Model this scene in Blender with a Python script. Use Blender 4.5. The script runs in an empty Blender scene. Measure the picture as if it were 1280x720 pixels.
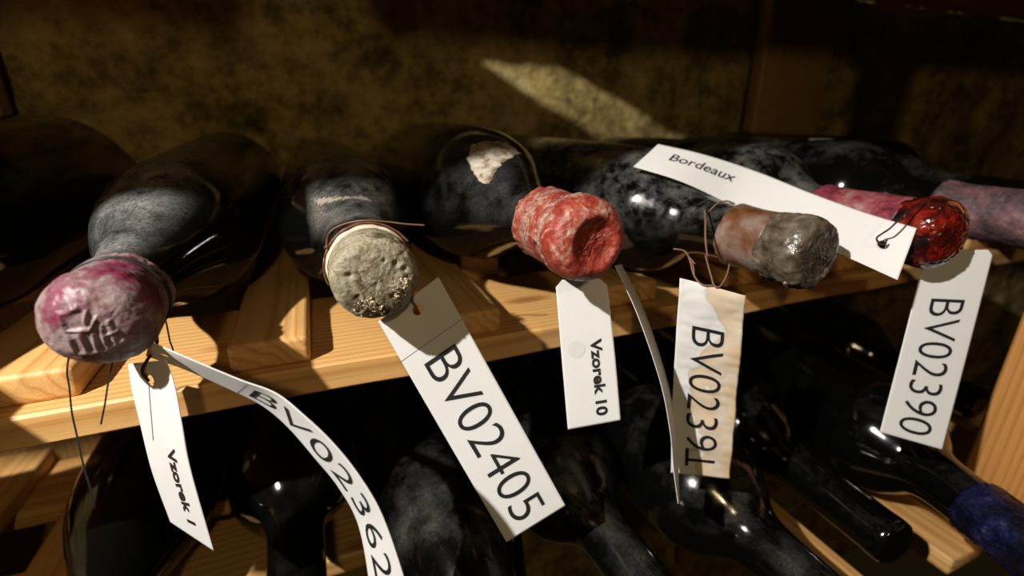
import bpy, bmesh, math, random
from mathutils import Vector, Matrix, Quaternion, noise
random.seed(7)
scene = bpy.context.scene
C = scene.collection
H0 = 1.2                                   # camera height above the cellar floor, metres
def V(x, y, z): return Vector((x*.001, y*.001, z*.001 + H0))      # millimetres around the lens -> metres

# ------------------------------------------------------------------ camera, light, exposure
PSI, PIT = math.radians(21.806), math.radians(19.714)
cd = bpy.data.cameras.new('camera'); cam = bpy.data.objects.new('camera', cd); C.objects.link(cam)
cam.location = V(0, 0, 0); cam.rotation_euler = (math.pi/2 - PIT, 0, -PSI)
cd.sensor_width = 36; cd.lens = 36*600/1280; cd.clip_start = .005; cd.clip_end = 50
cd.dof.use_dof = True; cd.dof.focus_distance = .19; cd.dof.aperture_fstop = 6.3
scene.camera = cam

w = bpy.data.worlds.new('world'); scene.world = w; w.use_nodes = True
w.node_tree.nodes['Background'].inputs[0].default_value = (1.0, .62, .22, 1)
w.node_tree.nodes['Background'].inputs[1].default_value = .008

def lamp(name, loc, power, color, radius):
    l = bpy.data.lights.new(name, 'POINT'); l.energy = power; l.color = color; l.shadow_soft_size = radius
    o = bpy.data.objects.new(name, l); C.objects.link(o); o.location = loc
    return o
lamp('key_lamp', V(-360, -25, 310), 30.0, (1.0, .96, .90), .006)       # hand lamp held up to the left
lamp('fill_lamp', V(-40, -420, 260), 3.2, (1.0, .75, .40), .02)      # warm cellar bulb behind the viewer

vs = scene.view_settings
scene.display_settings.display_device = 'sRGB'
vs.view_transform = 'Standard'; vs.look = 'None'; vs.gamma = 1; vs.use_curve_mapping = False; vs.exposure = 0.0

# ------------------------------------------------------------------ material helpers
class NT:
    def __init__(s, name):
        s.m = bpy.data.materials.new(name); s.m.use_nodes = True
        s.t = s.m.node_tree; s.b = s.t.nodes['Principled BSDF']; s.out = s.t.nodes['Material Output']
        s.tc = s.t.nodes.new('ShaderNodeTexCoord'); s.oi = None
    def put(s, sock, v):
        if hasattr(v, 'links'): s.t.links.new(v, sock)
        elif isinstance(v, tuple) and len(v) == 3 and sock.type == 'RGBA': sock.default_value = (*v, 1)
        else: sock.default_value = v
    def node(s, typ, props={}, **ins):
        n = s.t.nodes.new(typ)
        for k, v in props.items(): setattr(n, k, v)
        for k, v in ins.items():
            k = k.replace('_', ' ')
            s.put(n.inputs[int(k[1:])] if k[0] == 'i' and k[1:].isdigit() else n.inputs[k], v)
        return n
    def coords(s, sc=(1, 1, 1), loc=(0, 0, 0)):
        return s.node('ShaderNodeMapping', {}, Vector=s.tc.outputs['Object'], Scale=sc, Location=loc).outputs[0]
    def rnd(s):
        if not s.oi: s.oi = s.t.nodes.new('ShaderNodeObjectInfo')
        return s.node('ShaderNodeMath', {'operation': 'MULTIPLY'}, i0=s.oi.outputs['Random'], i1=50.0).outputs[0]
    def noise(s, scale, detail=4, rough=.6, vec=None, dist=0, w=None):
        n = s.node('ShaderNodeTexNoise', {'noise_dimensions': '4D'}, Scale=scale, Detail=detail, Roughness=rough, Distortion=dist)
        s.put(n.inputs['Vector'], vec or s.tc.outputs['Object']); s.put(n.inputs['W'], s.rnd() if w is None else w)
        return n.outputs['Fac']
    def ramp(s, fac, *stops, interp='LINEAR'):
        r = s.node('ShaderNodeValToRGB', {}, Fac=fac); cr = r.color_ramp; cr.interpolation = interp
        while len(cr.elements) < len(stops): cr.elements.new(.5)
        for e, (p, c) in zip(cr.elements, stops):
            e.position = p; e.color = (*c, 1) if isinstance(c, tuple) else (c, c, c, 1)
        return r.outputs[0]
    def mix(s, fac, a, b, mode='MIX'):
        n = s.t.nodes.new('ShaderNodeMix'); n.data_type = 'RGBA'; n.blend_type = mode
        s.put(n.inputs[0], fac); s.put(n.inputs[6], a); s.put(n.inputs[7], b)
        return n.outputs[2]
    def math(s, op, a, b=0.0, c=0.0): return s.node('ShaderNodeMath', {'operation': op, 'use_clamp': False}, i0=a, i1=b, i2=c).outputs[0]
    def bump(s, h, strength, dist=.001):
        s.t.links.new(s.node('ShaderNodeBump', {}, Height=h, Strength=strength, Distance=dist).outputs[0], s.b.inputs['Normal'])
    def set(s, **k):
        for n, v in k.items(): s.put(s.b.inputs[n.replace('_', ' ')], v)
        return s.m

def wood(name, axis, tint=(1, 1, 1)):
    t = NT(name)
    sc = [1, 1, 1]; sc[axis] = .045
    v = t.coords(tuple(sc))
    warp = t.noise(55, 2, .5, v)
    vv = t.node('ShaderNodeVectorMath', {'operation': 'ADD'}, i0=v, i1=t.node('ShaderNodeCombineXYZ', {}, X=t.math('MULTIPLY', warp, .012), Y=t.math('MULTIPLY', warp, .012), Z=t.math('MULTIPLY', warp, .012)).outputs[0]).outputs[0]
    wv = t.node('ShaderNodeTexWave', {'wave_type': 'RINGS', 'rings_direction': 'XYZ'[axis]}, Vector=t.node('ShaderNodeVectorMath', {'operation': 'ADD'}, i0=vv, i1=(.021, .021, .034)).outputs[0], Scale=70.0, Distortion=1.6, Detail=2.0, Detail_Scale=.6).outputs['Fac']
    fine = t.noise(900, 3, .6, v)
    base = t.ramp(wv, (0, (.62*tint[0], .345*tint[1], .115*tint[2])), (.6, (.60*tint[0], .325*tint[1], .10*tint[2])), (.93, (.50*tint[0], .24*tint[1], .06*tint[2])), (1, (.42*tint[0], .18*tint[1], .04*tint[2])))
    base = t.mix(.35, base, t.ramp(fine, (.3, (.50*tint[0], .27*tint[1], .09*tint[2])), (.7, (.68*tint[0], .42*tint[1], .17*tint[2]))), 'MIX')
    kn = t.node('ShaderNodeTexVoronoi', {}, Vector=t.coords(tuple(.35 if i == axis else 1 for i in range(3))), Scale=24.0).outputs['Distance']
    base = t.mix(t.ramp(kn, (.0, 1.0), (.09, .75), (.16, 0.0)), base, (.30, .10, .025))
    spots = t.ramp(t.noise(420, 2, .5), (.7, 0.0), (.76, .55))
    base = t.mix(spots, base, (.2, .1, .03))
    t.bump(t.math('ADD', wv, fine), .25, .0006)
    return t.set(Base_Color=base, Roughness=.55)

def glass(name, dust, scale=90, lo=.45, hi=.68, col=(.0016, .0017, .0014), dcol=(.15, .15, .148), warm=.25, side=(0, -.1, 1), wide=(.62, .93), band=None):
    t = NT(name)
    big = t.noise(scale*.35, 3, .55); mid = t.noise(scale, 6, .68, dist=.4); fine = t.noise(scale*14, 3, .7)
    sd = Vector(side).normalized()
    up = t.node('ShaderNodeVectorMath', {'operation': 'DOT_PRODUCT'}, i0=t.node('ShaderNodeNewGeometry').outputs['Normal'], i1=tuple(sd)).outputs['Value']
    upm = t.ramp(t.math('MULTIPLY_ADD', up, .5, .5), (wide[0], .03), (wide[1], 1.0))      # dust is densest where the surface turns towards side
    m = t.ramp(t.math('ADD', t.math('MULTIPLY', big, .5), t.math('MULTIPLY', mid, .5)), (lo, 0.0), (hi, 1.0))
    m = t.math('MULTIPLY', m, t.ramp(fine, (.3, .3), (.62, 1.0)))
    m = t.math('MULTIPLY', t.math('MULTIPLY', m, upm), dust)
    if band:                        # the dusty swath keeps to one strip along the bottle (local x, metres)
        lx = t.node('ShaderNodeSeparateXYZ', {}, Vector=t.tc.outputs['Object']).outputs[0]
        lx = t.math('ADD', lx, t.math('MULTIPLY', t.math('SUBTRACT', big, .5), .012))
        m = t.math('MULTIPLY', m, t.ramp(t.math('MULTIPLY_ADD', lx, 10.0, .5), (.5+band[0]*10-.03, 0.0), (.5+band[0]*10+.02, 1.0), (.5+band[1]*10-.03, 1.0), (.5+band[1]*10+.05, 0.0)))
    dc = t.mix(t.ramp(t.noise(scale*.7, 3), (.5, 0.0), (.7, warm)), dcol, (.26, .21, .12))
    bc = t.mix(m, col, dc)
    ro = t.math('MULTIPLY_ADD', m, .6, .10)
    t.bump(fine, .03, .0004)
    return t.set(Base_Color=bc, Roughness=ro)

def paper(name, stains=0.0, base=(.80, .80, .79)):
    t = NT(name)
    f = t.noise(60, 4, .6)
    col = t.mix(t.ramp(f, (.45, 0.0), (.8, .25)), base, (.66, .63, .56))
    if stains:
        sx = t.math('MULTIPLY_ADD', t.node('ShaderNodeSeparateXYZ', {}, Vector=t.tc.outputs['Object']).outputs[0], 11.0, -.01)
        nn = t.math('ADD', t.noise(34, 3, .5, dist=.8, w=3.3), sx)
        st = t.ramp(nn, (.53, 0.0), (.56, stains*.8), (.64, stains*.5), (.75, stains))
        col = t.mix(st, col, (.72, .50, .24))
        edge = t.ramp(nn, (.525, 0.0), (.54, stains*.5), (.56, 0.0))
        col = t.mix(edge, col, (.40, .24, .09))
    t.set(Base_Color=col, Roughness=.6)
    t.bump(t.noise(2500, 2), .1, .0002)
    tr = t.node('ShaderNodeBsdfTranslucent', {}, Color=(.75, .70, .62, 1))
    mx = t.node('ShaderNodeMixShader', {}, Fac=.25); t.t.links.new(t.b.outputs[0], mx.inputs[1]); t.t.links.new(tr.outputs[0], mx.inputs[2])
    t.t.links.new(mx.outputs[0], t.out.inputs[0])
    return t.m

def plain(name, col, rough=.5, metal=0.0):
    return NT(name).set(Base_Color=col, Roughness=rough, Metallic=metal)

def crusty(name, stops, scale, rough=.6, bumpv=.5, spec=None, specks=None, rhi=None):
    t = NT(name)
    n = t.noise(scale, 6, .68, dist=.6); f = t.noise(scale*7, 4, .7)
    col = t.ramp(t.math('ADD', t.math('MULTIPLY', n, .75), t.math('MULTIPLY', f, .25)), *stops)
    if specks: col = t.mix(t.ramp(t.noise(scale*2.2, 3, .6, w=9.1), (specks[0], 0.0), (specks[0]+.06, 1.0)), col, specks[1])
    t.bump(t.math('ADD', n, t.math('MULTIPLY', f, .5)), bumpv, .0012)
    r = t.ramp(n, (.35, rough), (.65, rhi if rhi is not None else rough))
    return t.set(Base_Color=col, Roughness=r)

M = {}
M['wood_y'] = wood('pine_slat', 1); M['wood_x'] = wood('pine_board', 0); M['wood_z'] = wood('pine_post', 2, (.42, .44, .42))
M['ink'] = plain('black_ink', (.012, .012, .014), .5)
M['wire'] = plain('black_wire', (.015, .013, .012), .45)
M['copper'] = plain('rusty_wire', (.13, .055, .03), .5, .3)
M['twine'] = plain('brown_twine', (.16, .085, .05), .8)
M['paper'] = paper('white_card'); M['paper_st'] = paper('stained_card', .85)

# ------------------------------------------------------------------ object helpers
def link(name, me, mat=None, parent=None, smooth=False):
    o = bpy.data.objects.new(name, me); C.objects.link(o)
    if mat and not me.materials: me.materials.append(mat)
    if smooth:
        for p in me.polygons: p.use_smooth = True
    if parent: o.parent = parent
    return o
def pyd(verts, faces):
    me = bpy.data.meshes.new('mesh'); me.from_pydata(verts, [], faces); me.update(); return me
def tag(o, label, cat, group=None, kind=None):
    if label: o['label'] = label
    if cat: o['category'] = cat
    if group: o['group'] = group
    if kind: o['kind'] = kind
    return o
def empty(name, loc):
    o = bpy.data.objects.new(name, None); C.objects.link(o); o.location = loc; o.empty_display_size = .02; return o
def keep(o, parent):           # parent while the child stays where it stands
    o.parent = parent; o.matrix_parent_inverse = Matrix.LocRotScale(parent.location, parent.rotation_euler, None).inverted()
    return o
def box_mesh(sx, sy, sz, bev=.0012, rough=0.0, seed=0, cuts=0, axis=0):
    bm = bmesh.new(); bmesh.ops.create_cube(bm, size=1)
    bmesh.ops.scale(bm, vec=(sx, sy, sz), verts=bm.verts)
    if cuts:
        ed = [e for e in bm.edges if abs((e.verts[0].co - e.verts[1].co)[axis]) > 1e-6]
        bmesh.ops.subdivide_edges(bm, edges=ed, cuts=cuts)
    if bev: bmesh.ops.bevel(bm, geom=[e for e in bm.edges if len(e.link_faces) == 2 and e.calc_face_angle(0) > .5], offset=bev, segments=2, affect='EDGES', profile=.6)
    if rough:
        for v in bm.verts:
            q = noise.noise_vector(v.co*40 + Vector((seed*3.1, 0, 0)))
            v.co += Vector((q.x, q.y, q.z))*rough
    me = bpy.data.meshes.new('mesh'); bm.to_mesh(me); bm.free(); return me
def box(name, x0, x1, y0, y1, z0, z1, mat, parent=None, **k):
    me = box_mesh((x1-x0)*.001, (y1-y0)*.001, (z1-z0)*.001, **k)
    o = link(name, me, mat, None, True); o.location = V((x0+x1)/2, (y0+y1)/2, (z0+z1)/2)
    if parent: keep(o, parent)
    return o
def catmull(pts, n):
    P = [2*pts[0]-pts[1]] + list(pts) + [2*pts[-1]-pts[-2]]; out = []
    for i in range(1, len(P)-2):
        for k in range(n):
            t = k/n; a, b, c, d = P[i-1], P[i], P[i+1], P[i+2]
            out.append(.5*((2*b) + (c-a)*t + (2*a-5*b+4*c-d)*t*t + (3*b-a-3*c+d)*t**3))
    out.append(P[-2]); return out
def tube(name, pts, rad, mat, parent=None, n=8, sides=7, closed=False, smoothp=True):
    P = [Vector(p) for p in pts]
    if smoothp: P = catmull(P, n)
    vs_, fs = [], []; prev = None
    for i, p in enumerate(P):
        t = (P[min(i+1, len(P)-1)] - P[max(i-1, 0)]).normalized()
        u = t.orthogonal().normalized() if prev is None else (prev - t*prev.dot(t)).normalized()
        prev = u; b = t.cross(u)
        for k in range(sides):
            a = 2*math.pi*k/sides; vs_.append(p + (u*math.cos(a) + b*math.sin(a))*rad)
    for i in range(len(P)-1):
        for k in range(sides):
            k2 = (k+1) % sides; fs.append((i*sides+k, i*sides+k2, (i+1)*sides+k2, (i+1)*sides+k))
    fs.append(tuple(range(sides))[::-1]); fs.append(tuple((len(P)-1)*sides+k for k in range(sides)))
    o = link(name, pyd(vs_, fs), mat, None, True)
    if parent: keep(o, parent)
    return o
def wtube(name, mm, rad, mat, parent=None, **k):
    return tube(name, [V(*p) for p in mm], rad*.001, mat, parent, **k)

# ------------------------------------------------------------------ setting: the rough cellar wall
def build_wall():
    t = NT('cellar_plaster')
    n = t.noise(14, 6, .62, w=0.0); f = t.noise(90, 5, .65, w=2.0)
    col = t.ramp(t.math('ADD', t.math('MULTIPLY', n, .6), t.math('MULTIPLY', f, .4)), (.36, (.035, .024, .007)), (.45, (.16, .112, .032)), (.54, (.36, .265, .088)), (.66, (.50, .41, .21)))
    t.bump(t.math('ADD', f, t.noise(400, 3, w=1.0)), .8, .004); t.set(Base_Color=col, Roughness=.9)
    nx, nz = 300, 190; X0, X1, Z0, Z1 = -900, 1500, -900, 620
    vs_, fs = [], []
    for j in range(nz+1):
        for i in range(nx+1):
            x = X0+(X1-X0)*i/nx; z = Z0+(Z1-Z0)*j/nz
            q = Vector((x*.012, z*.014, 3)); d = noise.fractal(q, .9, 2.1, 4)*9 + noise.fractal(Vector((x*.05, z*.055, 1)), .9, 2.0, 3)*4.5
            vs_.append(V(x, 468 - d, z))
    for j in range(nz):
        for i in range(nx):
            a = j*(nx+1)+i; fs.append((a, a+1, a+nx+2, a+nx+1))
    o = link('wall_back', pyd(vs_, fs), t.m, None, True); tag(o, 'rough dark ochre cellar wall behind the rack', 'wall', kind='structure')
build_wall()

# ------------------------------------------------------------------ the wooden rack
rack = empty('wine_rack', V(0, 300, -360))
tag(rack, 'raw pine wine rack of boards with cross slats carrying the bottles', 'rack')
SL, BT, BB = -92, -105, -119            # slat top, board top, board bottom (mm)
def board(x0, x1, y0, y1, z0, z1, seed):
    n = 150; vs_, fs = [], []
    for i in range(n+1):
        x = x0 + (x1-x0)*i/n
        wav = noise.noise(Vector((x*.02, seed, 0)))*4 + noise.noise(Vector((x*.09, seed, 5)))*2.2
        yb = y1 + wav; fz = noise.noise(Vector((x*.012, seed, 9)))*.7; c = 1.2
        yf = y0 + noise.noise(Vector((x*.015, seed, 2)))*.8
        for (yy, zz) in ((yf, z0+c+fz), (yf, z1-c+fz), (yf+c, z1+fz), (yf+30, z1), (yb-4, z1), (yb, z1-4), (yb+2, z0), (yf+c, z0+fz)):
            vs_.append(V(x, yy, zz) - V(0, 0, 0))
    for i in range(n):
        for k in range(8):
            k2 = (k+1) % 8; fs.append((i*8+k, i*8+k2, (i+1)*8+k2, (i+1)*8+k))
    fs.append(tuple(range(8))); fs.append(tuple(n*8+k for k in range(8))[::-1])
    me = pyd(vs_, fs); bm = bmesh.new(); bm.from_mesh(me); bmesh.ops.recalc_face_normals(bm, faces=bm.faces); bm.to_mesh(me); bm.free()
    o = link('front_board', me, M['wood_x']); o.location = V(0, 0, 0); keep(o, rack); return o
board(-420, 640, 208, 300, BB, BT, 1.3)
box('slat', 84, 112, 305, 442, BB, -82.2, M['wood_y'], rack, bev=.002)
box('rear_rail', -420, 640, 405, 440, BB, BT, M['wood_x'], rack, cuts=20, axis=0)
for i, (x0, x1, y0) in enumerate(((-240, -203, 214), (-142, -98, 217), (-45, -12.5, 214), (44, 79, 212), (147, 181, 219), (236, 268, 219), (322, 354, 216), (404, 438, 215), (490, 522, 216))):
    box('slat', x0, x1, y0, 442, BT+.1, SL, M['wood_y'], rack, bev=.0022, rough=.0006, seed=i, cuts=14, axis=1)
# lower shelf
board(-420, 640, 256, 320, -281, -267, 4.7)
box('rear_rail', -420, 640, 380, 440, -281, -267, M['wood_x'], rack, cuts=20, axis=0)
for i, x0 in enumerate((-330, -262, -190, -120, -52, 18, 88, 162, 236, 330, 392, 460, 530)):
    box('slat', x0, x0+34, 103 if x0 > 200 else 258 if x0 > 60 or x0 < -180 else 322, 442, -266.9, -254, M['wood_y'], rack, bev=.002, rough=.0006, seed=20+i, cuts=14, axis=1)
# uprights
box('post', 408, 452, 106, 142, -253.9, 600, wood('pine_upright', 2, (.9, .75, .6)), rack, bev=.002, cuts=20, axis=2)
box('post', 478, 585, 441, 459, -700, 640, M['wood_z'], rack, bev=.003, cuts=20, axis=2)
box('post', -310, -189, 441, 459, -700, 640, M['wood_z'], rack, bev=.003, cuts=20, axis=2)
# upper shelf (above the frame): unseen slats set to shade the wall, gap tuned for one streak
for i, (x0, x1) in enumerate(((-420, -330), (-328, -260), (-258, -150), (-148, -37), (26, 40), (42, 150), (152, 260), (262, 400), (402, 560), (562, 760), (762, 980))):
    box('slat', x0, x1, 112, 440, 140, 145, M['wood_y'], rack, bev=.0008)
box('gap_cover', -42, 31, 280, 440, 145.1, 149, M['wood_x'], rack, bev=.0008)  # added cover, unseen: closes the gap's rear so the light streak stops short
box('rear_rail', -420, 980, 400, 440, 126, 139.9, M['wood_x'], rack)

# ------------------------------------------------------------------ bottles
PROF = {
 'bordeaux': [(6, 0), (6, 11), (8, 13.2), (14, 13.6), (18, 13.4), (40, 13.8), (68, 14.8), (80, 18), (90, 25.5), (100, 32.5), (112, 36.4), (128, 37.5), (282, 37.5), (289, 35), (292, 29), (290, 24), (278, 12), (272, 0)],
 'bordeaux_short': [(6, 0), (6, 11), (8, 13.2), (14, 13.6), (18, 13.4), (40, 13.8), (59, 14.8), (70, 18), (80, 25.5), (90, 32.5), (102, 36.4), (118, 37.5), (282, 37.5), (289, 35), (292, 29), (290, 24), (278, 12), (272, 0)],
 'wide_neck': [(6, 0), (6, 11), (8, 13.6), (14, 14.4), (18, 14.8), (40, 15.8), (62, 16.8), (74, 19.5), (85, 27), (94, 33), (106, 36.6), (122, 37.5), (282, 37.5), (289, 35), (292, 29), (290, 24), (278, 12), (272, 0)],
 'burgundy': [(6, 0), (6, 11), (8, 13.2), (14, 13.6), (18, 13.6), (36, 14.2), (52, 16.5), (68, 21.5), (84, 28), (102, 34), (120, 37), (140, 37.7), (282, 37.7), (289, 35), (292, 29), (290, 24), (278, 12), (272, 0)],
 'champagne': [(6, 0), (6, 11), (8, 13.2), (14, 13.6), (18, 13.6), (44, 14.5), (62, 18), (80, 25), (98, 33.5), (114, 40.5), (130, 44.5), (150, 46), (284, 46), (291, 43), (295, 36), (292, 28), (276, 12), (270, 0)],
}
def resample(prof, step=1.6, sub=6):
    P = [Vector((a, b, 0)) for a, b in prof]
    out = [P[0]]
    for i in range(len(P)-1):
        a = P[max(i-1, 0)]; b = P[i]; c = P[i+1]; d = P[min(i+2, len(P)-1)]
        n = max(1, min(sub*8, int((c-b).length/step)))
        m1 = (c-a)*.5; m2 = (d-b)*.5; L = (c-b).length
        for m in (m1, m2):
            if m.length > L: m *= L/m.length
        for k in range(1, n+1):
            t = k/n; t2 = t*t; t3 = t2*t
            out.append((2*t3-3*t2+1)*b + (t3-2*t2+t)*m1 + (-2*t3+3*t2)*c + (t3-t2)*m2)
    return [(p.x, max(p.y, 0)) for p in out]
def lathe(prof, seg=64, disp=None, step=2.0):
    """axis = +Y, s measured from the tip (mm); returns a mesh in metres"""
    pr = resample(prof, step); vs_, fs = [], []
    nrm = []
    for i, (s, r) in enumerate(pr):
        a = pr[max(i-1, 0)]; b = pr[min(i+1, len(pr)-1)]
        d = Vector((b[0]-a[0], b[1]-a[1])); d.normalize(); nrm.append((-d.y, d.x))     # (along s, along r)
    for i, (s, r) in enumerate(pr):
        for k in range(seg):
            th = 2*math.pi*k/seg; c, sn = math.cos(th), math.sin(th)
            ds = dr = 0
            if disp:
                h = disp(s, r, r*c, r*sn, th); ds, dr = nrm[i][0]*h, nrm[i][1]*h
            vs_.append((((r+dr)*c)*.001, (s+ds)*.001, ((r+dr)*sn)*.001))
    for i in range(len(pr)-1):
        for k in range(seg):
            k2 = (k+1) % seg; fs.append((i*seg+k, (i+1)*seg+k, (i+1)*seg+k2, i*seg+k2))
    me = pyd(vs_, fs); bm = bmesh.new(); bm.from_mesh(me)
    bmesh.ops.remove_doubles(bm, verts=bm.verts, dist=1e-6); bmesh.ops.recalc_face_normals(bm, faces=bm.faces)
    bm.to_mesh(me); bm.free(); return me
def rad_at(prof, s):
    pr = resample(prof, 1.0)
    for i in range(len(pr)-1):
        if pr[i][0] <= s <= pr[i+1][0] and pr[i+1][1] > 1: 
            t = (s-pr[i][0])/max(pr[i+1][0]-pr[i][0], 1e-6); return pr[i][1]*(1-t)+pr[i+1][1]*t
    return 14
class Bottle:
    def __init__(s, tip, back, kind, mat, label, group='bottles lying on the middle shelf', name='wine_bottle', body=True, scale=1.0):
        s.prof = [(a, b*scale) for a, b in PROF[kind]]
        s.L = max(a for a, b in s.prof)
        tipv = Vector(tip); d = (Vector(back) - tipv).normalized()
        s.q = Vector((0, 1, 0)).rotation_difference(d)
        base = tipv + d*s.L
        s.root = empty(name, V(*base)); s.root.rotation_mode = 'XYZ'; s.root.rotation_euler = s.q.to_euler()
        tag(s.root, label, 'bottle', group)
        s.tip = tipv; s.d = d
        s.add('glass_body', lathe(s.prof, 72, None, 2.4), mat)
    def add(s, name, me, mat, smooth=True):
        o = link(name, me, mat, s.root, smooth); o.location = (0, -s.L*.001, 0); return o
    def P(s, along, r, th):           # a world point (mm) on the bottle: angle 0 = right, 90 = up
        return s.tip + s.q @ Vector((r*math.cos(th), along, r*math.sin(th)))
    def ring(s, along, r, rad, mat, name='wire', tilt=0, wob=.2, a0=0, a1=360, n=28, ph=0, to=None):
        pts = []
        for i in range(n+1):
            th = math.radians(a0+(a1-a0)*i/n)
            pts.append(s.P(along + tilt*math.sin(th+ph) + wob*noise.noise(Vector((i*.7, along, r))), r, th))
        return wtube(name, [tuple(p) for p in pts], rad, mat, to or s.root, n=3)
    def patch(s, name, pts, mat, off=.35, n=60):
        """scrap stuck to the glass; pts = outline in (along mm, angle deg)"""
        a0 = min(p[0] for p in pts); a1 = max(p[0] for p in pts); t0 = min(p[1] for p in pts); t1 = max(p[1] for p in pts)
        def inside(x, y):
            c = False
            for i in range(len(pts)):
                (x1, y1), (x2, y2) = pts[i], pts[i-1]
                if (y1 > y) != (y2 > y) and x < (x2-x1)*(y-y1)/(y2-y1)+x1: c = not c
            return c
        vs_, fs, idx = [], [], {}
        def vid(i, j):
            if (i, j) not in idx:
                a = a0+(a1-a0)*i/n; t = math.radians(t0+(t1-t0)*j/n); r = rad_at(s.prof, a)+off
                idx[(i, j)] = len(vs_); vs_.append((r*math.cos(t)*.001, a*.001, r*math.sin(t)*.001))
            return idx[(i, j)]
        for i in range(n):
            for j in range(n):
                x = a0+(a1-a0)*(i+.5)/n; y = t0+(t1-t0)*(j+.5)/n
                x += noise.noise(Vector((i*.2, j*.2, 1)))*1.6; y += noise.noise(Vector((i*.2, j*.2, 7)))*3
                if inside(x, y): fs.append((vid(i, j), vid(i, j+1), vid(i+1, j+1), vid(i+1, j)))
        return s.add(name, pyd(vs_, fs), mat)

def nz(x, y, z, f, seed=0): return noise.noise(Vector((x*f, y*f, z*f + seed*7.7)))
def fr(x, y, z, f, seed=0, o=4): return noise.fractal(Vector((x*f, y*f, z*f + seed*7.7)), .8, 2.1, o)

M['g1'] = glass('glass_powdery', 1.0, 60, .38, .58, dcol=(.20, .20, .195), warm=.15, side=(-.35, -.45, .8), wide=(.74, .97))
M['g2'] = glass('glass_dusty_grey', 1.0, 70, .40, .60, dcol=(.18, .178, .17), warm=.7, side=(.1, -.45, .85), wide=(.5, .85), band=(-.0175, .019))
M['g3'] = glass('glass_blue_black', .55, 60, .44, .68, dcol=(.105, .107, .115), side=(-.5, -.5, .6), wide=(.72, .98))
M['g4'] = glass('glass_mottled', .75, 190, .44, .62, dcol=(.15, .15, .145), side=(-.1, -.4, .8), wide=(.55, .95))
M['g5'] = glass('glass_mottled_b', .75, 190, .44, .62, dcol=(.15, .15, .145), side=(-.1, -.4, .8), wide=(.55, .95))
M['g6'] = glass('glass_clean', .35, 80, .50, .72)
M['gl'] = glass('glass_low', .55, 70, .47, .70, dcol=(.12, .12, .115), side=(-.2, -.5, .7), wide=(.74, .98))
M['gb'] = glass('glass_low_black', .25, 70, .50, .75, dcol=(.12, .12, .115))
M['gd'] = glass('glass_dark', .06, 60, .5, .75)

M['dirt'] = crusty('pale_smear', ((.3, (.10, .085, .06)), (.55, (.24, .20, .15)), (.7, (.30, .27, .22))), 150, .85, .3)
# B1: powdery bottle, purple wax with an embossed crest, two turns of black wire
b1 = Bottle((-70, 170, -61.5), (-67, 300, -55.4), 'burgundy', M['g1'], 'dusty bottle with purple wax cap stamped with a crest, tag Vzorek 1 below', scale=.97)
CR = [(-6, -7, -6.5, 6), (-6.5, 6, -2, 7.5), (-6, -7, 1, -7.5), (1, -7.5, 6.5, -4.5), (-5.5, 1, 0, .5), (-3, -6, -3, 0), (-.5, -6.5, 0, -1), (2, -6, 2.5, 1.5), (4.5, -5, 4.5, 2.5), (0, 1, 2, 4), (2, 4, 4, 1.5), (-1, 3, 0, 6), (2.4, -2, 5.6, -1)]
def segd(x, y, s):
    ax, ay, bx, by = s; dx, dy = bx-ax, by-ay; t = max(0, min(1, ((x-ax)*dx+(y-ay)*dy)/(dx*dx+dy*dy+1e-9)))
    return math.hypot(x-ax-dx*t, y-ay-dy*t)
def d1(s, r, x, z, th):
    h = .5*fr(x, s, z, .11, 1) + .18*fr(x, s, z, .5, 2)
    if s < 5: 
        d = min(segd(x-1, z, q) for q in CR); h += .95*math.exp(-(d/.5)**2) - .3*max(0, 1-(r/10)**2)
    if s > 28: h += .5*nz(x, s, z, .5, 3)
    return h
M['wax_purple'] = crusty('wax_purple', ((.32, (.06, .007, .02)), (.42, (.17, .018, .05)), (.48, (.14, .06, .068)), (.57, (.25, .185, .18)), (.68, (.12, .055, .06))), 75, .45, .35)
b1.add('wax_cap', lathe([(0, 0), (.35, 4), (1.3, 8), (3.2, 11.6), (6.2, 14.3), (10, 15.9), (14.5, 16.0), (21, 14.9), (27, 14.7), (31, 14.9), (33, 15.0), (34, 13.0)], 160, d1, .55), M['wax_purple'])
b1.ring(25.5, 15.3, .35, M['wire']); b1.ring(27, 15.3, .35, M['wire'], tilt=.4)

# B2: crusted cap, copper wire
b2 = Bottle((15.5, 167, -55), (13, 300, -55.4), 'wide_neck', M['g2'], 'bottle with mouldy grey crusted cap and copper wire twisted round its neck', scale=.97)
def d2(s, r, x, z, th):
    h = .35*fr(x, s, z, .14, 4) + .22*fr(x, s, z, .6, 5)
    for (cx, cz, rr, hh) in ((-5, -9, 4.5, 1.3), (8, -3.5, 4.0, 1.2)):
        d = math.hypot(x-cx, z-cz)
        if d < rr*1.6 and s < 8: h += hh*math.exp(-(d/rr)**2*1.5)*(0.5+1.5*abs(nz(x, s, z, 1.1, 6)))
    for (cx, cz, rr) in ((-9, 3, 1.5), (-7, -5, 1.2), (7, 5.5, 1.8), (10, 3, 1.4), (3, 7, 1.0), (10.5, -.5, 1.3), (0, -11, 1.6), (5, -6.5, 1.2)):
        d = math.hypot(x-cx, z-cz)
        if d < rr*2 and s < 8: h -= 1.1*math.exp(-(d/rr)**2*2)
    return h
t = NT('mould_crust')
n1 = t.noise(85, 6, .7, dist=.8); f1 = t.noise(700, 4, .7)
col = t.ramp(n1, (.36, (.04, .026, .012)), (.43, (.16, .12, .065)), (.50, (.32, .29, .21)), (.57, (.18, .15, .08)), (.66, (.42, .36, .23)))
col = t.mix(t.ramp(f1, (.28, .8), (.42, 0.0)), col, (.05, .035, .02)); t.bump(t.math('ADD', n1, f1), .6, .0012)
M['crust'] = t.set(Base_Color=col, Roughness=.6)
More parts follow.
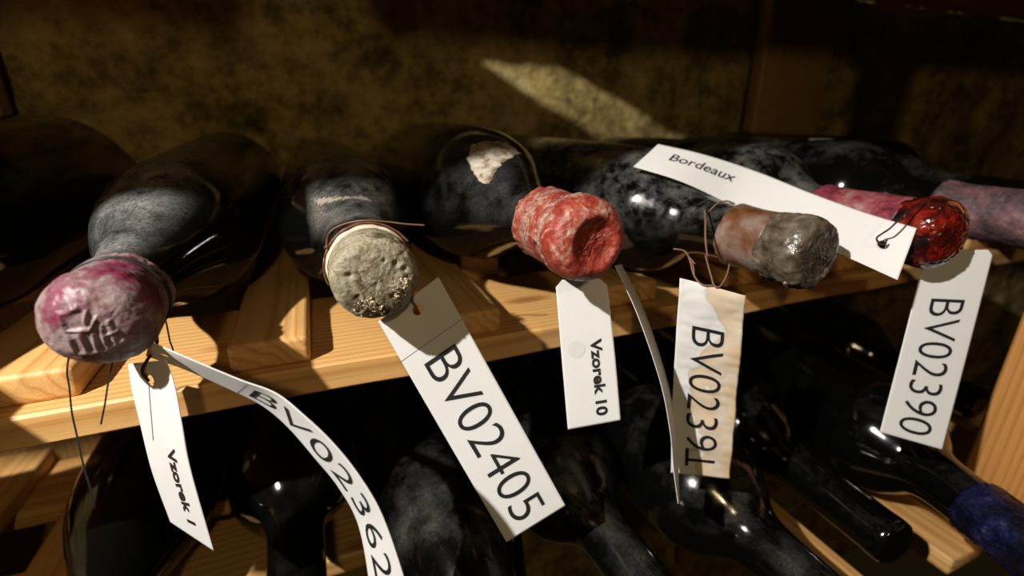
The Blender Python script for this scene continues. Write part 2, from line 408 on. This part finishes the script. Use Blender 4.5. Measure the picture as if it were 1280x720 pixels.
cap2 = b2.add('wax_cap', lathe([(0, 0), (.2, 7), (.8, 12), (2.2, 14.6), (5, 15.6), (11, 15.8), (17, 15.6), (20, 15.2), (21, 14)], 160, d2, .55), M['crust'])
M['cream'] = crusty('cream_band', ((.3, (.36, .30, .22)), (.5, (.58, .50, .38)), (.7, (.48, .36, .24))), 120, .7, .3)
b2.add('cap_edge', lathe([(17.5, 14), (17.6, 16.0), (20, 16.2), (22.5, 15.4), (23, 13.5)], 90, lambda s, r, x, z, th: .5*nz(x, s, z, .25, 3), .6), M['cream'])
t = NT('pale_crumbs'); M['crumb'] = t.set(Base_Color=t.ramp(t.noise(900, 2), (.3, (.30, .22, .12)), (.6, (.62, .52, .34))), Roughness=.8)
def crumbs(bot, spots, mat, name='crust_crumbs'):
    vs_, fs = [], []
    for (cx, cz, rr, n, s0) in spots:
        for _ in range(n):
            a = random.random()*6.283; q = rr*random.random()**.7; x = cx+q*math.cos(a); z = cz+q*math.sin(a)
            r = random.uniform(.25, .75); s = s0 + max(0, (math.hypot(x, z)-10)*.35) - random.random()*.5; k = len(vs_)
            for v in ((1, 0, 0), (-1, 0, 0), (0, 1, 0), (0, -1, 0), (0, 0, 1), (0, 0, -1)):
                j = random.uniform(.6, 1.3); vs_.append(((x+v[0]*r*j)*.001, (s+v[1]*r*j)*.001, (z+v[2]*r*j)*.001))
            fs += [tuple(k+i for i in f) for f in ((0, 2, 4), (2, 1, 4), (1, 3, 4), (3, 0, 4), (2, 0, 5), (1, 2, 5), (3, 1, 5), (0, 3, 5))]
    o = bot.add(name, pyd(vs_, fs), mat, False); o['kind'] = 'stuff'
    cap = [c for c in bot.root.children if c.name.startswith('wax_cap')][0]; o.parent = cap; o.location = (0, 0, 0); return o
crumbs(b2, ((-5, -9, 4.2, 90, .2), (8, -3.5, 3.8, 80, .2), (0, -11, 3, 20, .6)), M['crumb'])
b2.patch('cream_smear', [(73, 60), (75.5, 66), (74, 90), (76.5, 112), (81, 130), (78, 134), (74, 112), (72.3, 88)], M['dirt'], off=.05)
b2.ring(19.5, 16.9, .4, M['copper'], tilt=1.2, wob=1.2, a0=20, a1=200)
b2.ring(22.5, 15.9, .4, M['copper'], tilt=-2.0, wob=1.5, a0=-30, a1=215)
b2.ring(24.5, 16.0, .35, M['copper'], tilt=1.5, wob=1.0)
def bp(b, lst): return [tuple(b.P(a, r, math.radians(t))) for a, r, t in lst]
wtube('wire_end', bp(b2, [(20, 16.6, 152), (22.5, 17.5, 145), (25.5, 18.5, 132), (25, 17.6, 112), (22.5, 17.4, 88), (21, 18.6, 62), (19, 21.5, 46), (17, 26.5, 34)]), .4, M['copper'], b2.root)
wtube('wire_end', bp(b2, [(24, 16.6, 156), (21, 17.8, 150), (19, 17.5, 148), (21, 18.2, 143), (25, 18.6, 136)]), .4, M['copper'], b2.root)
wtube('wire_end', bp(b2, [(22, 16.5, 95), (20.5, 16.9, 70), (19, 17.2, 48), (17.5, 17.6, 30)]), .38, M['copper'], b2.root)

# B3: red wax
b3 = Bottle((91.5, 148, -44), (90, 300, -45.2), 'champagne', M['g3'], 'stout black bottle with worn red wax cap and a torn scrap of label', scale=.88)
def d3(s, r, x, z, th):
    h = .35*fr(x, s, z, .16, 8) + .14*fr(x, s, z, .7, 9)
    if s < 3.5:
        d = math.hypot((x-1.0)/1.0, (z+.3)/1.05); e = max(0, 1-(d/9.3)**5)
        h -= 2.3*e; h += .45*e*fr(x, s, z, .45, 10); h += .5*math.exp(-((d-10.6)/1.6)**2)
    h += .5*math.exp(-((s-13.5+1.5*math.sin(th*2))/1.3)**2) - .6*math.exp(-((s-17+1.2*math.sin(th*3+1))/1.2)**2)
    if s > 34: h += .9*nz(x, s, z, .35, 3)
    return h
t = NT('wax_red'); n1 = t.noise(120, 6, .72, dist=.8); f1 = t.noise(600, 4, .7)
ly = t.node('ShaderNodeSeparateXYZ', {}, Vector=t.tc.outputs['Object']).outputs[1]
ly = t.math('ADD', ly, t.math('MULTIPLY', t.math('SUBTRACT', n1, .5), .03))
col = t.ramp(t.math('ADD', t.math('MULTIPLY', n1, .75), t.math('MULTIPLY', f1, .25)), (.36, (.09, .010, .006)), (.45, (.22, .024, .014)), (.52, (.28, .05, .03)), (.57, (.34, .16, .115)), (.65, (.42, .36, .29)))
col = t.mix(t.ramp(t.math('MULTIPLY', ly, 20.0), (.19, 0.0), (.25, .75), (.31, .6), (.37, .05), (.48, .0), (.56, .55), (.60, .5), (.68, .1)), col, t.ramp(f1, (.38, (.16, .07, .05)), (.6, (.46, .37, .29))))
col = t.mix(t.ramp(t.noise(190, 3, .6, w=9.1), (.62, 0.0), (.68, 1.0)), col, (.035, .025, .02))
t.bump(t.math('ADD', n1, t.math('MULTIPLY', f1, .5)), .55, .0012)
M['wax_red'] = t.set(Base_Color=col, Roughness=.42)
b3.add('wax_cap', lathe([(0, 0), (.1, 6), (.4, 10.5), (1.2, 13.4), (3.5, 15.5), (7, 16.3), (11, 16.3), (14, 16.0), (17, 15.2), (24, 15.2), (32, 15.6), (40, 15.6), (42, 15.2), (43, 13.8)], 160, d3, .6), M['wax_red'])
M['scrap'] = crusty('label_scrap', ((.38, (.03, .02, .012)), (.46, (.16, .12, .07)), (.54, (.36, .31, .24)), (.68, (.50, .46, .40))), 110, .85, .4)
b3.patch('label_scrap', [(96, 126), (105, 112), (104, 98), (103, 80), (95, 65), (86, 84), (79, 108), (72, 135), (79, 139), (90, 131)], M['scrap'])

# B4: mottled bottle, brown capsule and grey lumpy wax
b4 = Bottle((195.5, 134, -56.5), (181, 300, -54.2), 'bordeaux_short', M['g4'], 'dusty black bottle with clear brown neck band and lumpy grey wax tip')
def d4(s, r, x, z, th):
    h = .55*fr(x, s, z, .13, 12) + .2*fr(x, s, z, .5, 13)
    if z < -4: h += .8*max(0, nz(x, s, z, .35, 15))*min(1, (-z-4)/6)*1.8
    if s < 2.5 and r < 10: h += .35*max(0, math.sin((x*1.1+z*.5)*3.0))*max(0, 1-(r/9)**2) - .4
    return h
t = NT('grey_wax'); n1 = t.noise(90, 5, .65, dist=.5)
col = t.ramp(n1, (.36, (.02, .014, .008)), (.46, (.055, .04, .026)), (.56, (.10, .078, .056)), (.70, (.22, .18, .13))); t.bump(t.noise(260, 4), .5, .0012)
M['wax_grey'] = t.set(Base_Color=col, Roughness=t.ramp(n1, (.4, .2), (.6, .4)))
b4.add('wax_cap', lathe([(0, 0), (.2, 7), (.7, 12), (2, 14.4), (5, 15.8), (10, 16.2), (15, 15.8), (20, 15.2), (22, 14.8), (22.6, 13.6)], 140, d4, .6), M['wax_grey'])
t = NT('brown_band'); n1 = t.noise(45, 4, .6, dist=.4)
col = t.ramp(n1, (.36, (.05, .018, .006)), (.46, (.12, .042, .013)), (.54, (.15, .085, .06)), (.64, (.22, .16, .135))); t.bump(t.noise(200, 3), .25, .0008)
M['brown'] = t.set(Base_Color=col, Roughness=.38)
b4.add('neck_band', lathe([(20, 13.6), (20.2, 14.9), (26, 14.7), (33, 14.8), (41, 15.2), (43, 15.4), (43.6, 14.0)], 100, lambda s, r, x, z, th: .3*fr(x, s, z, .13, 2) + (.4*nz(x, s, z, .3, 3) if s > 38 else 0), .8), M['brown'])
crumbs(b4, ((-9, -11.5, 3, 26, 4.5), (-13, -6, 3, 16, 8)), M['crumb'], 'wax_crumbs')

# B5: glossy red wax
b5 = Bottle((266, 122, -52), (268, 300, -54.2), 'bordeaux', M['g5'], 'bottle with glossy dark red wax knob, behind the Bordeaux tag')
def d5(s, r, x, z, th):
    h = .5*fr(x, s, z, .16, 22) + .3*fr(x, s, z, .5, 23)
    if s < 10: h += .7*max(0, nz(x, s, z, .5, 24))*max(0, (x+2)/12)
    return h
t = NT('wax_dark_red'); n1 = t.noise(110, 5, .65, dist=.6, w=4.0)
col = t.ramp(n1, (.38, (.008, .004, .004)), (.47, (.05, .005, .003)), (.56, (.19, .009, .005)), (.68, (.14, .03, .01))); t.bump(t.noise(320, 4), .45, .0012)
col = t.mix(t.ramp(t.noise(330, 3, .6, w=2.0), (.66, 0.0), (.72, .9)), col, (.42, .30, .20))
M['wax_dred'] = t.set(Base_Color=col, Roughness=.16, Coat_Weight=.6, Coat_Roughness=.08)
b5.add('wax_cap', lathe([(0, 0), (.5, 6), (1.8, 11), (4.5, 14.6), (8, 16.4), (13, 16.8), (18, 15.8), (22, 14.9), (23, 13.6)], 140, d5, .6), M['wax_dred'])
M['caps_plum'] = crusty('plum_capsule', ((.36, (.08, .012, .02)), (.46, (.20, .03, .045)), (.55, (.26, .09, .09)), (.66, (.38, .28, .26))), 60, .45, .4)
def crump(sd): return lambda s, r, x, z, th: .7*abs(fr(x*1.5, s*.5, z*1.5, .12, sd)) + .25*fr(x, s, z, .4, sd)
b5.add('capsule', lathe([(20, 13.8), (20.2, 15), (30, 15), (45, 15.2), (62, 15.8), (66, 16.2), (66.6, 14.9)], 110, crump(31), .9), M['caps_plum'])

# B6: mauve capsule
b6 = Bottle((350, 118, -52), (356, 300, -54.2), 'bordeaux', M['g6'], 'glossy black bottle with crumpled mauve capsule running out past the rack')
M['caps_mauve'] = crusty('mauve_capsule', ((.38, (.025, .016, .02)), (.47, (.065, .042, .046)), (.55, (.13, .06, .068)), (.66, (.24, .15, .15))), 55, .5, .4)
b6.add('capsule', lathe([(0, 0), (.5, 12), (2, 14.6), (6, 15.3), (18, 15.4), (24, 15), (42, 15.2), (50, 15.6), (55, 16.6), (56, 14.5)], 110, crump(37), .9), M['caps_mauve'])
b6.patch('label_scrap', [(112, 70), (120, 72), (150, 98), (148, 104), (128, 88)], M['dirt'])
b6.patch('label_scrap', [(116, 48), (130, 40), (150, 60), (140, 72)], M['dirt'])

# B7, B0: mostly hidden neighbours
b7 = Bottle((440, 158, -54), (446, 300, -54.2), 'bordeaux', M['g6'], 'black bottle beyond the mauve capsule, barely showing')
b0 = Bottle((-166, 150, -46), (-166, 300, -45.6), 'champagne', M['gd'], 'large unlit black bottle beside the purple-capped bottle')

# lower shelf
LG = 'bottles lying on the lower shelf'
lows = [
 ((263, 98, -216.3), (277, 300, -216.3), 'bordeaux', 'gb', 'long-necked black bottle on lower shelf, next to the blue-capped one'),
 ((200, 60, -216.3), (193, 300, -216.3), 'bordeaux', 'gl', 'dusty bottle with two bright glints lying on the lower shelf'),
 ((126, 100, -216.3), (116, 300, -216.3), 'bordeaux', 'gl', 'dim bottle on lower shelf below the yellowed tag'),
 ((50, 80, -216.3), (39, 300, -216.3), 'burgundy', 'gl', 'dusty bottle on lower shelf below the Vzorek 10 tag'),
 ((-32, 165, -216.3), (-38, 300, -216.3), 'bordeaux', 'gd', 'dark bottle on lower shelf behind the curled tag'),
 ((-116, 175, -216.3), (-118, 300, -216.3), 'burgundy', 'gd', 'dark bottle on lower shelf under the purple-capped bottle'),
 ((468, 160, -216.3), (468, 300, -216.3), 'bordeaux', 'gl', 'bottle behind the front wooden post on the lower shelf'),
]
LB = [Bottle(a, b, k, M[m], l, LG) for a, b, k, m, l in lows]
bb = Bottle((287, 50, -192), (380, 300, -213), 'bordeaux', M['gb'], 'black bottle with dark blue capsule slanting out of the lower shelf', LG)
M['caps_blue'] = crusty('blue_capsule', ((.40, (.002, .002, .005)), (.50, (.003, .004, .014)), (.58, (.008, .010, .05)), (.68, (.06, .05, .09))), 110, .3, .4)
bb.add('capsule', lathe([(0, 0), (.5, 12), (2, 14.6), (6, 15.3), (18, 15.4), (24, 15), (38, 15.1), (47, 15.5), (47.6, 14.0)], 100, crump(41), .9), M['caps_blue'])

# ------------------------------------------------------------------ paper tags
def text_mesh(s, offset=0.0):
    cu = bpy.data.curves.new('text', 'FONT'); cu.body = s; cu.size = 1; cu.offset = offset; cu.resolution_u = 6
    o = bpy.data.objects.new('text', cu); C.objects.link(o)
    bpy.context.view_layer.update()
    dg = bpy.context.evaluated_depsgraph_get(); me = bpy.data.meshes.new_from_object(o.evaluated_get(dg))
    bm = bmesh.new(); bm.from_mesh(me); bpy.data.objects.remove(o); bpy.data.curves.remove(cu); bpy.data.meshes.remove(me)
    return bm
class Tag:
    def __init__(s, st, width, label, mat, group='paper tags hung from the bottles', hole=None, hr=1.6, crumple=0, clip=0, seed=0, curl=0):
        L = [Vector(a) for a, b in st]; R = [Vector(b) for a, b in st]
        N = 14; s.Lp = catmull(L, N); s.Rp = catmull(R, N); s.w = width
        s.Cp = [(a+b)/2 for a, b in zip(s.Lp, s.Rp)]; s.acc = [0]
        for a, b in zip(s.Cp, s.Cp[1:]): s.acc.append(s.acc[-1]+(b-a).length)
        s.len = s.acc[-1]; s.cr = crumple; s.seed = seed; s.curl = curl
        cell = .8; nu = int(s.len/cell); nv = int(width/cell)
        pts = {}; bm = bmesh.new(); uv = {}
        for i in range(nu+1):
            for j in range(nv+1):
                u = s.len*i/nu; v = -width/2+width*j/nv
                if clip:                       # cut corners at the start
                    m = width/2 - clip + u
                    v = max(-m, min(m, v)) if u < clip else v
                if hole:
                    d = math.hypot(u-hole[0], v-hole[1])
                    if abs(d-hr) < cell*.62 and d > 1e-6: u, v = hole[0]+(u-hole[0])*hr/d, hole[1]+(v-hole[1])*hr/d
                uv[i, j] = (u, v); pts[i, j] = bm.verts.new(V(*s.S(u, v)))
        for i in range(nu):
            for j in range(nv):
                cs = [(i, j), (i+1, j), (i+1, j+1), (i, j+1)]
                if hole and all(math.hypot(uv[c][0]-hole[0], uv[c][1]-hole[1]) < hr*1.02 for c in cs): continue
                try: bm.faces.new([pts[c] for c in cs])
                except ValueError: pass
        me = bpy.data.meshes.new('mesh'); bm.to_mesh(me); bm.free()
        org = V(*s.S(0, 0)); me.transform(Matrix.Translation(-org))
        s.o = link('paper_tag', me, mat, None, True); s.o.location = org; tag(s.o, label, 'tag', group)
        md = s.o.modifiers.new('thickness', 'SOLIDIFY'); md.thickness = .00028; md.offset = -1
    def S(s, u, v, off=0.0):
        u = max(0, min(s.len, u)); k = 0; n = len(s.acc)
        lo, hi = 0, n-2
        while lo < hi:
            m = (lo+hi+1)//2
            if s.acc[m] <= u: lo = m
            else: hi = m-1
        k = lo; f = (u-s.acc[k])/max(s.acc[k+1]-s.acc[k], 1e-9)
        Lp = s.Lp[k].lerp(s.Lp[k+1], f); Rp = s.Rp[k].lerp(s.Rp[k+1], f); T = s.Cp[k+1]-s.Cp[k]
        nrm = T.cross(Rp-Lp).normalized(); q = v/s.w+.5
        d = off
        if s.cr: d += s.cr*(noise.noise(Vector((u*.07, v*.05, s.seed)))*1.0 + .35*abs(noise.noise(Vector((u*.19, v*.11, s.seed+4)))))
        if s.curl: d += s.curl*math.cos(q*math.pi*2)*.5
        return Lp.lerp(Rp, q) + nrm*d
    def text(s, txt, u0, u1, vc, cap, bold=0.0, serif=False):
        """letters run along the tag from u0 to u1, centred at v = vc, capitals 'cap' mm tall"""
        bm = text_mesh(txt, bold)
        xs = [v.co.x for v in bm.verts]; ys = [v.co.y for v in bm.verts]
        x0, x1 = min(xs), max(xs); H = max(ys)
        if serif:                              # foot of the last figure 1
            q = [bm.verts.new(p) for p in ((x1-.36, 0, 0), (x1+.12, 0, 0), (x1+.12, .075, 0), (x1-.36, .075, 0))]; bm.faces.new(q); x1 += .12
        n = int((u1-u0)/2)
        for i in range(1, n):
            bmesh.ops.bisect_plane(bm, geom=bm.verts[:]+bm.edges[:]+bm.faces[:], plane_co=(x0+(x1-x0)*i/n, 0, 0), plane_no=(1, 0, 0))
        for i in range(1, 6): bmesh.ops.bisect_plane(bm, geom=bm.verts[:]+bm.edges[:]+bm.faces[:], plane_co=(0, H*i/6, 0), plane_no=(0, 1, 0))
        for v in bm.verts:
            u = u0+(v.co.x-x0)/(x1-x0)*(u1-u0); vv = vc + (v.co.y/H-.5)*cap
            v.co = V(*s.S(u, vv, .25)) - s.o.location
        me = bpy.data.meshes.new('mesh'); bm.to_mesh(me); bm.free()
        o = link('lettering', me, M['ink'], s.o); return o
    def line(s, u, w=.25):
        vs_, fs = [], []
        for j in range(21):
            v = -s.w/2+s.w*j/20
            vs_ += [V(*s.S(u, v, .1))-s.o.location, V(*s.S(u+w, v, .1))-s.o.location]
        fs = [(2*j, 2*j+1, 2*j+3, 2*j+2) for j in range(20)]
        return link('fold_line', pyd(vs_, fs), plain('fold_grey', (.10, .10, .11), .6) if 'fold' not in M else M['fold'], s.o)
    def disc(s, u, v, r, mat):
        vs_ = [V(*s.S(u, v, .12))-s.o.location]+[V(*s.S(u+r*math.cos(a*.2618), v+r*math.sin(a*.2618), .12))-s.o.location for a in range(24)]
        return link('spot', pyd(vs_, [(0, 1+a, 1+(a+1) % 24) for a in range(24)]), mat, s.o)
M['fold'] = plain('fold_grey', (.10, .10, .11), .6)
M['spot'] = plain('grey_spot', (.55, .56, .53), .7)

T1 = [((-73.5,199.6,-86.6),(-55.6,179.6,-78.5)),((-74.3,198.6,-96.0),(-54.6,177.9,-87.8)),((-75.0,198.5,-111.8),(-55.2,177.0,-102.7)),((-75.8,198.3,-134.1),(-56.6,177.7,-123.0)),((-74.1,196.1,-158.6),(-56.3,177.3,-162.2))]
T2 = [((-64.8,191.5,-81.0),(-58.8,180.2,-71.2)),((-52.9,185.9,-86.0),(-44.7,166.6,-74.2)),((-38.4,176.5,-92.3),(-30.5,155.7,-78.7)),((-27.9,168.3,-96.8),(-20.2,148.2,-81.7)),((-20.3,161.6,-103.4),(-12.8,141.8,-87.7)),((-13.0,154.8,-113.5),(-5.8,136.0,-95.4)),((-6.5,149.2,-124.0),(0.4,130.8,-105.4)),((-1.8,144.4,-137.6),(5.8,125.7,-118.8)),((-0.7,138.8,-157.0),(9.8,119.7,-139.3)),((-1.8,136.0,-171.2),(11.1,117.2,-153.2))]
T3 = [((16.4,190.1,-80.2),(42.3,188.6,-63.4)),((37.4,176.0,-130.8),(64.7,172.1,-115.4)),((59.7,156.0,-183.1),(87.2,151.9,-168.1))]
T4 = [((91.9,178.5,-67.9),(113.4,171.1,-67.5)),((92.4,170.9,-101.7),(115.4,163.7,-99.4)),((92.2,161.7,-134.7),(115.6,154.8,-131.2))]
T4b = [((107.7,156.9,-56.9),(125.5,177.9,-64.1)),((116.2,150.1,-77.7),(134.1,168.1,-86.4)),((123.2,140.2,-105.0),(142.1,157.5,-117.5)),((126.2,134.1,-126.4),(145.2,150.4,-141.5)),((127.4,130.7,-142.9),(145.0,146.0,-159.1)),((128.6,126.3,-159.0),(144.6,141.4,-177.3))]
T5 = [((139.5,154.6,-65.6),(162.3,139.8,-71.3)),((141.3,152.8,-112.7),(167.2,139.6,-117.0)),((142.9,148.4,-164.1),(168.7,136.0,-166.3))]
T6 = [((159.1,221.7,-25.5),(181.0,230.8,-14.8)),((177.8,205.9,-32.2),(200.3,215.3,-20.0)),((200.6,193.6,-43.4),(223.3,199.5,-28.4)),((217.4,171.2,-54.4),(236.7,174.5,-37.7)),((225.4,145.9,-61.3),(245.4,151.3,-44.2)),((233.8,123.7,-68.5),(249.2,130.2,-47.7))]
T7 = [((278.7,138.7,-63.3),(307.7,125.1,-62.4)),((264.9,130.0,-105.9),(294.0,116.2,-108.5)),((249.8,120.8,-151.2),(277.0,105.8,-159.0))]

t1 = Tag(T1, 28, 'narrow white tag printed Vzorek 1 below the purple wax cap', M['paper'], hole=(7, 0), hr=2.2)
t1.text('Vzorek 1', 36, 70, 4, 5, .032)
t2 = Tag(T2, 28.5, 'long curling white tag printed BV02362 under the purple wax cap', M['paper'], hole=(7, 0), hr=1.9)
t2.line(38); t2.text('BV02362', 42, 124, 0, 15, -.01)
t3 = Tag(T3, 31.2, 'flat white tag printed BV02405 hanging from the mouldy capped bottle', M['paper'], hole=(6, 1.0), hr=2.2)
t3.line(20); t3.text('BV02405', 27, 113, 0, 16.3, -.01)
t4 = Tag(T4, 24, 'short white tag printed Vzorek 10 below the red wax cap', M['paper'], clip=3.2)
t4.text('Vzorek 10', 27.5, 63.5, 4, 5, .034); t4.disc(31.5, -5, 3.9, M['spot'])
t4b = Tag(T4b, 28.3, 'thin white tag seen edge on, beside the Vzorek 10 tag', M['paper'])
t5 = Tag(T5, 28.7, 'yellow stained crumpled tag printed BV02391 under the grey waxed bottle', M['paper_st'], crumple=1.6, seed=3)
t5.text('BV02391', 20, 92, -.5, 14.5, -.01, serif=True)
t6 = Tag(T6, 27, 'long white tag printed Bordeaux lying across the bottle necks', M['paper'], hole=(123.5, 0), hr=2.0)
t6.text('Bordeaux', 12, 48, 3.5, 6.2, .006)
t7 = Tag(T7, 32, 'white tag printed BV02390 hanging below the dark red wax knob', M['paper'], clip=3)
t7.text('BV02390', 25, 95, 0, 16.5, -.01)

# ------------------------------------------------------------------ strings and loose wires (each belongs to the tag or bottle it ties)
def P3(t, u, v, off=.6): return tuple(t.S(u, v, off))
wtube('string', [P3(t1, 7, 0, .6), P3(t1, 2, 0, 1.6), (-60, 190, -76), (-62, 196, -70)], .55, M['wire'], t1.o)
wtube('wire_end', [(-84, 192, -72), (-87.8, 192.2, -82.1), (-88.9, 192.2, -89.1), (-89.7, 190.4, -97.5), (-90.1, 189.1, -107.5), (-90.3, 187.1, -118.7), (-90.2, 186.0, -127.5), (-90.8, 185.4, -135.6)], .3, M['wire'], b1.root)
wtube('wire_end', [(-71, 186, -75), (-72.8, 184.3, -81.1), (-74.9, 184.3, -86.2), (-77.7, 184.8, -93.8), (-80.8, 185.4, -101.5)], .3, M['wire'], b1.root)
wtube('wire_end', [(-57.2, 192.7, -64.0), (-55.9, 190.6, -68.0), (-56.1, 190.1, -75.6), (-56.2, 190.5, -80.5), (-59.1, 190.4, -83.8)], .28, M['wire'], t2.o)
wtube('string', [P3(t3, 6, 1, .5), P3(t3, 1, 1, 1.5), (27, 192, -66), (22, 196, -66)], .6, M['twine'], t3.o)
wtube('string', [(163.1, 164.1, -62.6), (162.4, 166.6, -53.6), (168.5, 174.5, -47), (174.5, 182, -43.5), *[tuple(b4.P(53, 15.1, math.radians(a))) for a in (135, 110, 85, 60)]], .45, M['twine'], t5.o)
wtube('string', [(163.1, 164.1, -62.6), (160.0, 162.7, -60.0), (153.5, 151.4, -65.3), (151.2, 146.6, -67.8), (153.4, 145.6, -68.1), (159.6, 148.9, -65.3), (166.4, 154.5, -62.2)], .4, M['twine'], t5.o)
wtube('string', [(151.2, 146.6, -67.8), (147.3, 149.3, -67.8), (146.0, 153.3, -64.9), (145.7, 157.0, -58.7), (144.3, 159.0, -55.2), (139.9, 161.1, -54.2)], .4, M['twine'], t5.o)
wtube('string', [(146.0, 153.3, -64.9), (146.0, 155.2, -60.1), (144.1, 157.7, -55.5)], .3, M['twine'], t5.o)
wtube('string', [(144.3, 159.0, -55.2), (145.1, 156.5, -57.5), (146.3, 154.0, -59.8)], .3, M['twine'], t5.o)
wtube('wire', [(236.1, 133.5, -52.8), (234.5, 133.4, -54.5), (232.3, 134.6, -53.8), (231.9, 135.5, -51.8), (234.4, 135.2, -50.0), (234.4, 132.8, -47.3), (237.1, 131.9, -43.8), (243.0, 132.2, -40.0), (251.8, 132.9, -37.8), (263.1, 134.7, -36.2), (273.1, 135.0, -37.2), (280.0, 133.2, -40.4)], .42, M['wire'], t6.o)
